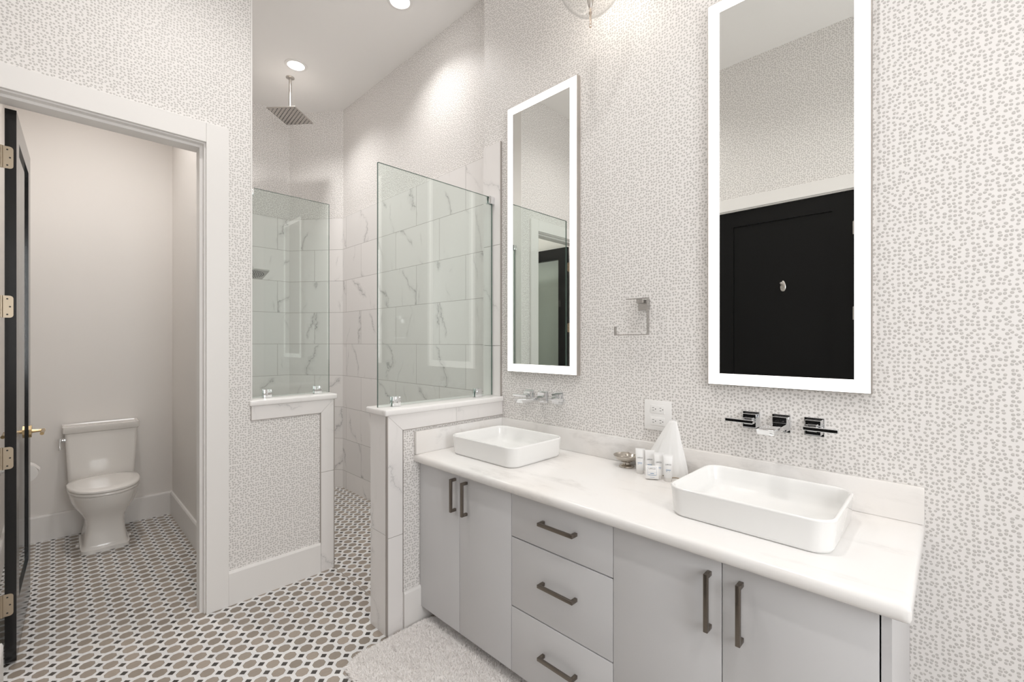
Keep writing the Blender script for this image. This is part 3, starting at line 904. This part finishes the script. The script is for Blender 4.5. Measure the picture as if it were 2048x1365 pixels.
# ------------------------------------------------------------------ pendant
PX, PY = 1.640, 1.129
zb = 2.818      # underside of the glass
pd = thing('pendant_light', 'clear glass bell pendant with bronze finial hanging above the vanity', 'pendant light', (PX, PY, ZC))
m = MB(); m.lathe([(0.065, -0.0005), (0.065, -0.018), (0.02, -0.026), (0.007, -0.028)], (PX, PY, ZC), (0, 0, 1), 28); m.build('canopy', BRASS, pd)
m = MB(); m.cyl((PX, PY, ZC - 0.027), (PX, PY, zb + 0.385), 0.006, 12); m.build('stem', BRASS, pd)
m = MB()
prof = [(0.006, 0.036), (0.030, 0.039), (0.058, 0.046), (0.082, 0.060), (0.104, 0.082), (0.124, 0.110), (0.141, 0.145), (0.154, 0.19), (0.160, 0.24), (0.154, 0.29), (0.130, 0.335), (0.085, 0.37), (0.03, 0.385)]
inner = [(r - 0.003 if r > 0.012 else r, z + (0.002 if i < 8 else -0.002)) for i, (r, z) in enumerate(prof)]
m.lathe(prof + inner[::-1] + [prof[0]], (PX, PY, zb), (0, 0, 1), 48, caps=False)
m.build('glass_shade', SHADE, pd, smooth=60)
m = MB(); m.lathe([(0.0040, -0.034), (0.0056, -0.032), (0.0056, -0.027), (0.0048, -0.025), (0.0046, 0.022), (0.007, 0.028), (0.007, 0.033), (0.004, 0.036), (0.004, 0.06)], (PX, PY, zb), (0, 0, 1), 16); m.build('finial', FINIAL, pd)
m = MB(); m.lathe([(0.004, 0.05), (0.010, 0.060), (0.016, 0.085), (0.016, 0.12), (0.012, 0.150)], (PX, PY, zb), (0, 0, 1), 16); m.build('socket', NICKEL, pd)
m = MB(); m.lathe([(0.012, 0.15), (0.02, 0.17), (0.027, 0.20), (0.025, 0.225), (0.014, 0.245), (0.002, 0.25)], (PX, PY, zb), (0, 0, 1), 20); m.build('bulb', BULB, pd)
L = bpy.data.lights.new('pendant_lamp', 'POINT'); L.energy = P_PENDANT; L.color = (1, 0.95, 0.89); L.shadow_soft_size = 0.05
o = bpy.data.objects.new('lamp', L); C.objects.link(o); o.parent = pd; o.location = (0, 0, zb + 0.215 - ZC)

# ------------------------------------------------------------------ lit mirrors
def lit_mirror(y0, y1, label):
    z0, z1 = 1.2400, 2.770
    rt = thing('wall_mirror', label, 'mirror', (XV, (y0 + y1) / 2, z0), 'tall mirrors with a lit border')
    xf = 1.856
    m = MB()
    f = 0.0028
    m.box(xf, y0, z0, XV - 0.0004, y0 + f, z1); m.box(xf, y1 - f, z0, XV - 0.0004, y1, z1)
    m.box(xf, y0 + f, z0, XV - 0.0004, y1 - f, z0 + f); m.box(xf, y0 + f, z1 - f, XV - 0.0004, y1 - f, z1)
    m.box(XV - 0.008, y0 + 0.03, z0 + 0.03, XV - 0.0004, y1 - 0.03, z1 - 0.03)
    m.build('frame', NICKEL, rt, smooth=0)
    b = 0.043
    m = MB()
    xa, xb = xf + 0.0012, xf + 0.006
    m.box(xa, y0 + f, z0 + f, xb, y0 + f + b, z1 - f); m.box(xa, y1 - f - b, z0 + f, xb, y1 - f, z1 - f)
    m.box(xa, y0 + f + b, z0 + f, xb, y1 - f - b, z0 + f + b); m.box(xa, y0 + f + b, z1 - f - b, xb, y1 - f - b, z1 - f)
    m.build('lit_border', LEDM, rt, smooth=0)['label'] = 'glowing frosted border'
    m = MB(); m.box(xa - 0.0002, y0 + f + b, z0 + f + b, xb, y1 - f - b, z1 - f - b)
    m.build('mirror_pane', MIRROR, rt, smooth=0)
    return rt
lit_mirror(1.359, 1.8605, 'tall lit mirror above the far basin, next to the shower glass')
lit_mirror(0.1875, 0.7095, 'tall lit mirror above the near basin, reflecting the black door')

# ------------------------------------------------------------------ vanity
XFc = 1.300     # door faces
ZB, ZT = 0.078, 0.797
def pull(parent, yc, zc, length, vertical):
    m = MB()
    xo, xi = XFc - 0.034, XFc - 0.0005
    h = length / 2; s = 0.0062
    if vertical:
        m.box(xo, yc - s, zc - h, xo + 0.011, yc + s, zc + h, 0.0012)
        for e in (-1, 1):
            z0, z1 = sorted((zc + e * h, zc + e * (h - 0.0124)))
            m.box(xo + 0.011, yc - s, z0, xi, yc + s, z1, 0.0012)
    else:
        m.box(xo, yc - h, zc - s, xo + 0.011, yc + h, zc + s, 0.0012)
        for e in (-1, 1):
            y0, y1 = sorted((yc + e * h, yc + e * (h - 0.0124)))
            m.box(xo + 0.011, y0, zc - s, xi, y1, zc + s, 0.0012)
    o = m.build('handle', PULL, parent)
    o['label'] = 'grey bronze bar handle'
def unit(y0, y1, label):
    u = thing('vanity_cabinet', label, 'cabinet', (1.5, (y0 + y1) / 2, 0), 'pale grey vanity cabinets under the worktop')
    m = MB()
    xi = XFc + 0.021
    m.box(xi, y0 + 0.0006, ZB + 0.003, XV - 0.001, y0 + 0.018, 0.8055); m.box(xi, y1 - 0.018, ZB + 0.003, XV - 0.001, y1 - 0.0006, 0.8055)
    m.box(xi, y0 + 0.018, ZB + 0.003, XV - 0.001, y1 - 0.018, ZB + 0.021); m.box(XV - 0.019, y0 + 0.018, ZB + 0.021, XV - 0.001, y1 - 0.018, 0.8055)
    m.box(xi, y0 + 0.018, 0.787, XV - 0.019, y1 - 0.018, 0.8055)
    m.build('body', CAB, u, smooth=0)
    m = MB(); m.box(1.39, y0 + 0.0006, 0, 1.408, y1 - 0.0006, ZB + 0.0028)
    m.build('toe_kick', CAB, u, smooth=0)
    return u
def front(parent, name, y0, y1, z0, z1):
    return MB().box(XFc, y0 + 0.0013, z0, XFc + 0.0185, y1 - 0.0013, z1, 0.0012).build(name, CAB, parent)
ul = unit(1.279, 1.930, 'two-door grey cabinet under the far basin, beside the half wall')
a = front(ul, 'door', 1.612, 1.930, ZB, ZT); pull(a, 1.640, 0.707, 0.152, True)
a = front(ul, 'door', 1.279, 1.612, ZB, ZT); pull(a, 1.560, 0.707, 0.152, True)
uc = unit(0.805, 1.279, 'three-drawer grey cabinet in the middle of the vanity')
for z0, z1, zp in ((0.626, ZT, 0.727), (0.345, 0.621, 0.495), (ZB, 0.340, 0.222)):
    a = front(uc, 'drawer', 0.805, 1.279, z0, z1); pull(a, 1.031, zp, 0.163, False)
ur = unit(0.096, 0.805, 'two-door grey cabinet under the near basin')
MB().box(XFc + 0.005, 0.0966, ZB, XFc + 0.0208, 0.1150, 0.8055).build('end_stile', CAB, ur, smooth=0)
a = front(ur, 'door', 0.458, 0.805, ZB, ZT); pull(a, 0.491, 0.683, 0.162, True)
a = front(ur, 'door', 0.117, 0.458, ZB, ZT); pull(a, 0.407, 0.683, 0.162, True)

# worktop with rounded front edge, backsplash and side splash
CT0, CT1 = 0.806, 0.848
wt = thing('worktop', 'cream marble worktop with low backsplash along the vanity wall', 'countertop', (1.58, 1.0, CT0))
prof = [(XV - 0.001, CT0), (1.282, CT0)]
for i in range(1, 8): prof.append((1.287 - 0.019 * math.sin(math.pi * i / 8) - 0.003, (CT0 + CT1) / 2 - 0.021 * math.cos(math.pi * i / 8)))
prof += [(1.290, CT1), (XV - 0.001, CT1)]
m = MB()
ys = [(0.066, 0.010), (0.063, 0.004), (0.062, 0.0)]
loops = []
def prow(y, ins): 
    return [Vector((max(x, 1.266 + ins) if x < 1.4 else x, y, min(max(z, CT0 + ins), CT1 - ins))) for x, z in prof]
for y, ins in ((0.062, 0.012), (0.0645, 0.006), (0.069, 0.002), (0.078, 0.0), (1.9335, 0.0)): loops.append(prow(y, ins))
m.loft(loops); m.build('slab', STONE, wt, smooth=45)
MB().box(XV - 0.021, 0.062, CT1 + 0.0002, XV - 0.0006, 1.913, 0.962, 0.003).build('backsplash', STONE, wt)
MB().box(1.268, 1.9135, CT1 + 0.0002, XV - 0.0006, 1.9335, 0.962, 0.003).build('side_splash', STONE, wt)

# vessel basins
def basin(cx, cy, label):
    b = thing('vessel_basin', label, 'sink', (cx, cy, CT1), 'white rectangular vessel basins')
    hx, hy, r = 0.188, 0.228, 0.055
    m = MB(); loops = []
    P = [(0.016, 0.0005), (0.010, 0.003), (0.0065, 0.012), (0.001, 0.085), (0.0, 0.089), (0.0015, 0.0925), (0.005, 0.094), (0.0085, 0.0925), (0.0105, 0.089),
         (0.013, 0.078), (0.018, 0.052), (0.026, 0.034), (0.042, 0.024), (0.075, 0.019), (0.120, 0.016), (0.155, 0.0145)]
    for ins, z in P: loops.append(rrect(cx, cy, hx - ins, hy - ins, max(r - ins * 0.55, 0.012), CT1 + z, 8))
    m.loft(loops); m.build('bowl', PORC, b, smooth=60)
    m = MB(); m.lathe([(0.028, 0), (0.028, 0.002), (0.024, 0.0035), (0.006, 0.0045)], (cx, cy, CT1 + 0.0150), (0, 0, 1), 24); m.build('drain', CHROME, b)
    return b
basin(1.592, 0.446, 'white rectangular vessel basin at the near end, right of the toiletries')
basin(1.592, 1.602, 'white rectangular vessel basin at the far end by the half wall')

# wall faucets
def faucet(yc, label):
    f = thing('wall_faucet', label, 'faucet', (XV, yc, 1.11), 'three-piece chrome wall faucets')
    zc = 1.111
    for dy in (0.102, 0, -0.103):
        m = MB()
        m.box(XV - 0.008, yc + dy - 0.0305, zc - 0.033, XV - 0.0005, yc + dy + 0.0305, zc + 0.033, 0.0015)
        m.box(XV - 0.030, yc + dy - 0.024, zc - 0.026, XV - 0.008, yc + dy + 0.024, zc + 0.026, 0.0015)
        m.build('escutcheon', CHROME, f, smooth=0)
    m = MB()
    SM_ = Matrix(((1, 0, 0, 0), (0, 0, -1, 0), (0, 1, 0, 0), (0, 0, 0, 1)))
    m.prism([(XV - 0.030, zc + 0.004), (XV - 0.212, zc + 0.004), (XV - 0.200, zc - 0.016), (XV - 0.030, zc - 0.016)], -(yc + 0.027), -(yc - 0.027), 0.0025, SM_)
    m.build('spout', CHROME, f)
    for s in (1, -1):
        m = MB()
        y = yc + s * 0.1025
        m.box(XV - 0.044, y - 0.014, zc - 0.012, XV - 0.030, y + 0.014, zc + 0.012, 0.001)
        ya, yb = sorted((y - s * 0.024, y + s * 0.078))
        m.box(XV - 0.062, ya, zc - 0.007, XV - 0.044, yb, zc + 0.007, 0.002)
        m.build('lever_handle', CHROME, f, smooth=0)
    return f
faucet(0.452, 'chrome wall faucet with two levers above the near basin')
faucet(1.602, 'chrome wall faucet with two levers above the far basin')

# power outlet
ot = thing('power_outlet', 'white double outlet plate on the dotted wall between the mirrors', 'power outlet', (XV, 0.9375, 1.084))
MB().box(XV - 0.006, 0.8735, 1.017, XV - 0.0004, 1.0015, 1.150, 0.0025).build('cover_plate', PLAST, ot)
for zc in (1.112, 1.058):
    rc = MB().box(XV - 0.0082, 0.9035, zc - 0.0185, XV - 0.0055, 0.9715, zc + 0.0185, 0.001).build('receptacle', PLAST, ot)
    m = MB()
    for yc in (0.954, 0.920):
        m.box(XV - 0.0086, yc - 0.001, zc + 0.005, XV - 0.0081, yc + 0.007, zc + 0.0068)
        m.box(XV - 0.0086, yc - 0.001, zc - 0.0068, XV - 0.0081, yc + 0.006, zc - 0.005)
        m.cyl((XV - 0.0086, yc - 0.008, zc), (XV - 0.0081, yc - 0.008, zc), 0.0022, 10)
    m.build('slot', SLOT, rc)

# open square paper holder on the vanity wall
ph = thing('towel_holder', 'chrome open-square bar holder on the dotted wall between the mirrors', 'towel holder', (XV, 1.01, 1.52))
m = MB()
m.box(XV - 0.010, 0.976, 1.556, XV - 0.0004, 1.030, 1.604, 0.001)
m.box(XV - 0.044, 0.990, 1.586, XV - 0.010, 1.020, 1.603, 0.001)
m.build('mount', SATIN, ph, smooth=0)
m = MB()
xa, xb, tt = 1.824, 1.842, 0.0035
m.box(xa, 0.957, 1.6035, xb, 1.062, 1.607)
m.box(xa, 0.957, 1.442, xb, 0.957 + tt, 1.6035)
m.box(xa, 0.957 + tt, 1.442, xb, 1.125, 1.442 + tt)
m.box(xa, 1.125 - tt, 1.442 + tt, xb, 1.125, 1.483)
m.build('bar', SATIN, ph, smooth=0)

# ------------------------------------------------------------------ things on the worktop
bw = thing('footed_bowl', 'small pewter footed bowl left of the toiletry tubes', 'bowl', (1.812, 1.052, CT1))
z = CT1
m = MB(); m.lathe([(0.012, 0.026), (0.030, 0.030), (0.048, 0.040), (0.0565, 0.052), (0.0585, 0.0525), (0.0570, 0.050), (0.048, 0.0365), (0.030, 0.0265), (0.010, 0.0225)], (1.812, 1.052, z), (0, 0, 1), 36, caps=True); m.build('dish', PEWTER, bw, smooth=60)
m = MB(); m.lathe([(0.033, 0.0003), (0.034, 0.003), (0.031, 0.007), (0.020, 0.010), (0.016, 0.016), (0.017, 0.022), (0.010, 0.0235)], (1.812, 1.052, z), (0, 0, 1), 32); m.build('foot', PEWTER, bw, smooth=60)

def text_mesh(s, size, M, parent, mt, name='lettering'):
    cu = bpy.data.curves.new('txt', 'FONT'); cu.body = s; cu.size = size; cu.align_x = 'CENTER'; cu.align_y = 'CENTER'; cu.extrude = 0.00015
    to = bpy.data.objects.new('txt', cu); C.objects.link(to)
    bpy.context.view_layer.update()
    me = bpy.data.meshes.new_from_object(to.evaluated_get(bpy.context.evaluated_depsgraph_get()))
    bpy.data.objects.remove(to); bpy.data.curves.remove(cu)
    me.transform(Matrix.Translation(-root_loc(parent)) @ M)
    me.materials.clear(); me.materials.append(mt); me.name = name
    o = bpy.data.objects.new(name, me); C.objects.link(o); o.parent = parent
    return o

def face_matrix(x, y, z, ang, tilt=0):
    """text plane whose normal points at angle ang in XY (degrees) with upright text"""
    n = Vector((math.cos(R(ang)), math.sin(R(ang)), 0)); u = Vector((0, 0, 1)).cross(n)
    M = Matrix((( u.x, 0, n.x, x), (u.y, 0, n.y, y), (0, 1, 0, z), (0, 0, 0, 1)))
    return M @ Matrix.Rotation(R(tilt), 4, 'X')

def squeeze_tube(x, y, ang, label, h=0.106):
    rt = thing('toiletry_tube', label, 'toiletry tube', (x, y, CT1), 'small white toiletry tubes')
    n = Vector((math.cos(R(ang)), math.sin(R(ang)), 0)); u = Vector((0, 0, 1)).cross(n)
    def ell(a, b, z, c=28): return [Vector((x, y, CT1 + z)) + u * (1.15 * a * math.cos(2 * math.pi * i / c)) + n * (1.1 * b * math.sin(2 * math.pi * i / c)) for i in range(c)]
    m = MB(); m.loft([ell(.0125, .0125, .0003), ell(.0128, .0128, .001), ell(.0132, .0132, .015), ell(.0132, .0132, .0155)]); m.build('cap', CAPP, rt, smooth=40)
    m = MB(); m.loft([ell(.0138, .0138, .0157), ell(.0143, .0138, .018), ell(.0150, .0125, .04), ell(.0160, .0080, .065), ell(.0168, .0020, h - .008), ell(.0170, .0009, h - .006), ell(.0170, .0009, h)]); m.build('tube', TUBE, rt, smooth=40)
    def at(z, d): 
        p = Vector((x, y, CT1 + z)) + n * d; return face_matrix(p.x, p.y, p.z, ang)
    text_mesh('LAFCO', 0.0072, at(0.068, 0.0091), rt, INK)
    m = MB()
    Mx = at(0.047, 0.0126)
    m.box(-0.009, -0.0012, -0.0006, 0.009, 0.0012, 0.0004, M=Mx); m.box(-0.009, -0.0062, -0.0004, 0.006, -0.0052, 0.0006, M=Mx)
    m.build('print', INKB, rt, smooth=0)
    return rt
squeeze_tube(1.762, 0.958, 205, 'leftmost white toiletry tube, beside the pewter bowl')
squeeze_tube(1.764, 0.915, 208, 'second white toiletry tube from the left, partly behind the soap box')
squeeze_tube(1.748, 0.866, 205, 'third white toiletry tube, right behind the soap box')
squeeze_tube(1.741, 0.823, 210, 'rightmost white toiletry tube, in front of the cloth bag')
sb = thing('soap_box', 'small square white soap box leaning in front of the toiletry tubes', 'soap box', (1.718, 0.881, CT1))
SM = face_matrix(1.718, 0.881, CT1 + 0.0285, 212) @ Matrix.Rotation(R(-14), 4, 'X')
MB().box(-0.026, -0.0265, -0.009, 0.026, 0.0265, 0.009, 0.002, M=SM).build('carton', PLAST, sb)
text_mesh('LAFCO', 0.0085, SM @ Matrix.Translation((0, 0.014, 0.0092)), sb, INK)
m = MB()
for (x0, y0, x1, y1) in ((-0.018, 0.0205, 0.018, 0.021), (-0.018, -0.013, -0.0175, 0.021), (0.0175, -0.013, 0.018, 0.021), (-0.018, -0.001, 0.018, -0.0005), (-0.018, -0.009, 0.018, -0.0085),
                         (-0.007, -0.006, 0.007, -0.0035), (-0.015, -0.0125, 0.015, -0.0110), (-0.009, -0.020, 0.009, -0.0190)):
    m.box(x0, y0, 0.0088, x1, y1, 0.0093, M=SM)
m.build('print', INKB, sb, smooth=0)

# peaked white cloth bag with draw cord
bg = thing('cloth_bag', 'white peaked cloth bag standing behind the toiletry tubes', 'bag', (1.80, 0.86, CT1))
m = MB(); loops = []
bx, by = 1.824, 0.877
N = 72
for k in range(25):
    q = k / 24
    zz = CT1 + 0.0008 + q * 0.230
    wdt = 0.092 * (1 - q) ** 0.92 + 0.014
    if q < 0.12: wdt *= 0.90 + 0.10 * math.sin(q / 0.12 * math.pi / 2)
    dpt = 0.031 * (1 - q) ** 0.8 + 0.006
    cyq = by - 0.038 * q ** 1.1
    lp = []
    for i in range(N):
        a = 2 * math.pi * i / N
        fold = 1 + (0.055 * math.sin(5 * a + 1.1 + 2.0 * q) + 0.035 * math.sin(11 * a + 4 * q) + 0.018 * math.sin(19 * a - 5 * q)) * (0.35 + 0.65 * (1 - q))
        ca, sa = math.cos(a), math.sin(a)
        lp.append(Vector((bx - 0.0 * q + sa * dpt * fold, cyq + ca * wdt * fold, zz + 0.004 * math.sin(3 * a + 1) * q)))
    loops.append(lp)
m.loft(loops); m.build('cloth', CLOTH, bg, smooth=80)
m = MB()
pts = []
for i in range(18):
    q = i / 17
    pts.append((1.776 - 0.004 * math.sin(q * 7), 0.872 - 0.098 * q, CT1 + 0.0042 + 0.004 * abs(math.sin(q * 6.5))))
m.tube(pts, 0.0028, 8); m.build('draw_cord', CORD, bg)['label'] = 'beige draw cord'

# ------------------------------------------------------------------ shag rug
RX0, RX1, RY0, RY1, RR = 0.868, 1.385, 1.02, 1.905, 0.10
rug = thing('bath_rug', 'fluffy white shag bath rug on the floor below the vanity', 'rug', ((RX0 + RX1) / 2, (RY0 + RY1) / 2, 0))
m = MB(); cxr, cyr = (RX0 + RX1) / 2, (RY0 + RY1) / 2; hxr, hyr = (RX1 - RX0) / 2, (RY1 - RY0) / 2
m.loft([rrect(cxr, cyr, hxr - i, hyr - i, RR, z, 10) for i, z in ((0.004, 0.0005), (0.0, 0.004), (0.003, 0.010), (0.012, 0.013))])
m.build('backing', FURB, rug, smooth=60)
def inside(x, y, g=0.0):
    dx = max(abs(x - cxr) - (hxr - RR), 0); dy = max(abs(y - cyr) - (hyr - RR), 0)
    return dx * dx + dy * dy < (RR - g) ** 2
def edge_dist(x, y):
    dx = abs(x - cxr) - (hxr - RR); dy = abs(y - cyr) - (hyr - RR)
    if dx > 0 and dy > 0: return RR - math.hypot(dx, dy)
    return RR - max(dx, dy)
from mathutils import noise as mnoise
def pile_h(x, y):
    e = max(0.0, min(1.0, edge_dist(x, y) / 0.022))
    h = 0.017 + 0.0045 * mnoise.noise((x * 22, y * 22, 0)) + 0.0035 * mnoise.noise((x * 60, y * 60, 3)) + 0.003 * mnoise.noise((x * 150, y * 150, 7))
    return 0.004 + (h - 0.004) * math.sqrt(e * (2 - e))
ox, oy = cxr, cyr
verts = []; faces = []; idx = {}
stp = 0.004
nx = int((RX1 - RX0) / stp) + 1; ny = int((RY1 - RY0) / stp) + 1
for i in range(nx):
    for j in range(ny):
        x, y = RX0 + i * stp, RY0 + j * stp
        if inside(x, y, 0.001):
            idx[i, j] = len(verts); verts.append((x - ox, y - oy, pile_h(x, y)))
for (i, j) in list(idx):
    q = [(i, j), (i + 1, j), (i + 1, j + 1), (i, j + 1)]
    if all(t in idx for t in q): faces.append([idx[t] for t in q])
rnd = random.random
count = 0
while count < 46000:
    x = RX0 + rnd() * (RX1 - RX0); y = RY0 + rnd() * (RY1 - RY0)
    if not inside(x, y): continue
    count += 1
    z = pile_h(x, y) - 0.004
    a = rnd() * 6.283 + 2 * mnoise.noise((x * 14, y * 14, 5)); lean = 0.008 + 0.010 * rnd()
    lx = math.cos(a) * lean; ly = math.sin(a) * lean
    e = edge_dist(x, y)
    if e < 0.02:
        ex = (x - cxr) / hxr; ey = (y - cyr) / hyr
        if abs(ex) > abs(ey): lx += math.copysign(0.008, ex)
        elif ey < 0: ly -= 0.008
        if ey > 0.9: ly = -abs(ly) * 0.3
    h = 0.007 + 0.007 * rnd()
    wv = 0.0013 + 0.0008 * rnd(); b = a + 1.57 + 0.5 * (rnd() - 0.5)
    wx, wy = math.cos(b) * wv, math.sin(b) * wv
    i = len(verts); X, Y = x - ox, y - oy
    verts += [(X - wx, Y - wy, z), (X + wx, Y + wy, z), (X + lx * .5 + wx * .9, Y + ly * .5 + wy * .9, z + h * .7), (X + lx * .5 - wx * .9, Y + ly * .5 - wy * .9, z + h * .7), (X + lx, Y + ly, z + h)]
    faces += [(i, i + 1, i + 2, i + 3), (i + 3, i + 2, i + 4)]
me = bpy.data.meshes.new('pile'); me.from_pydata(verts, [], faces); me.materials.append(FUR)
me.shade_smooth()
o = bpy.data.objects.new('pile', me); C.objects.link(o); o.parent = rug; o['kind'] = 'stuff'
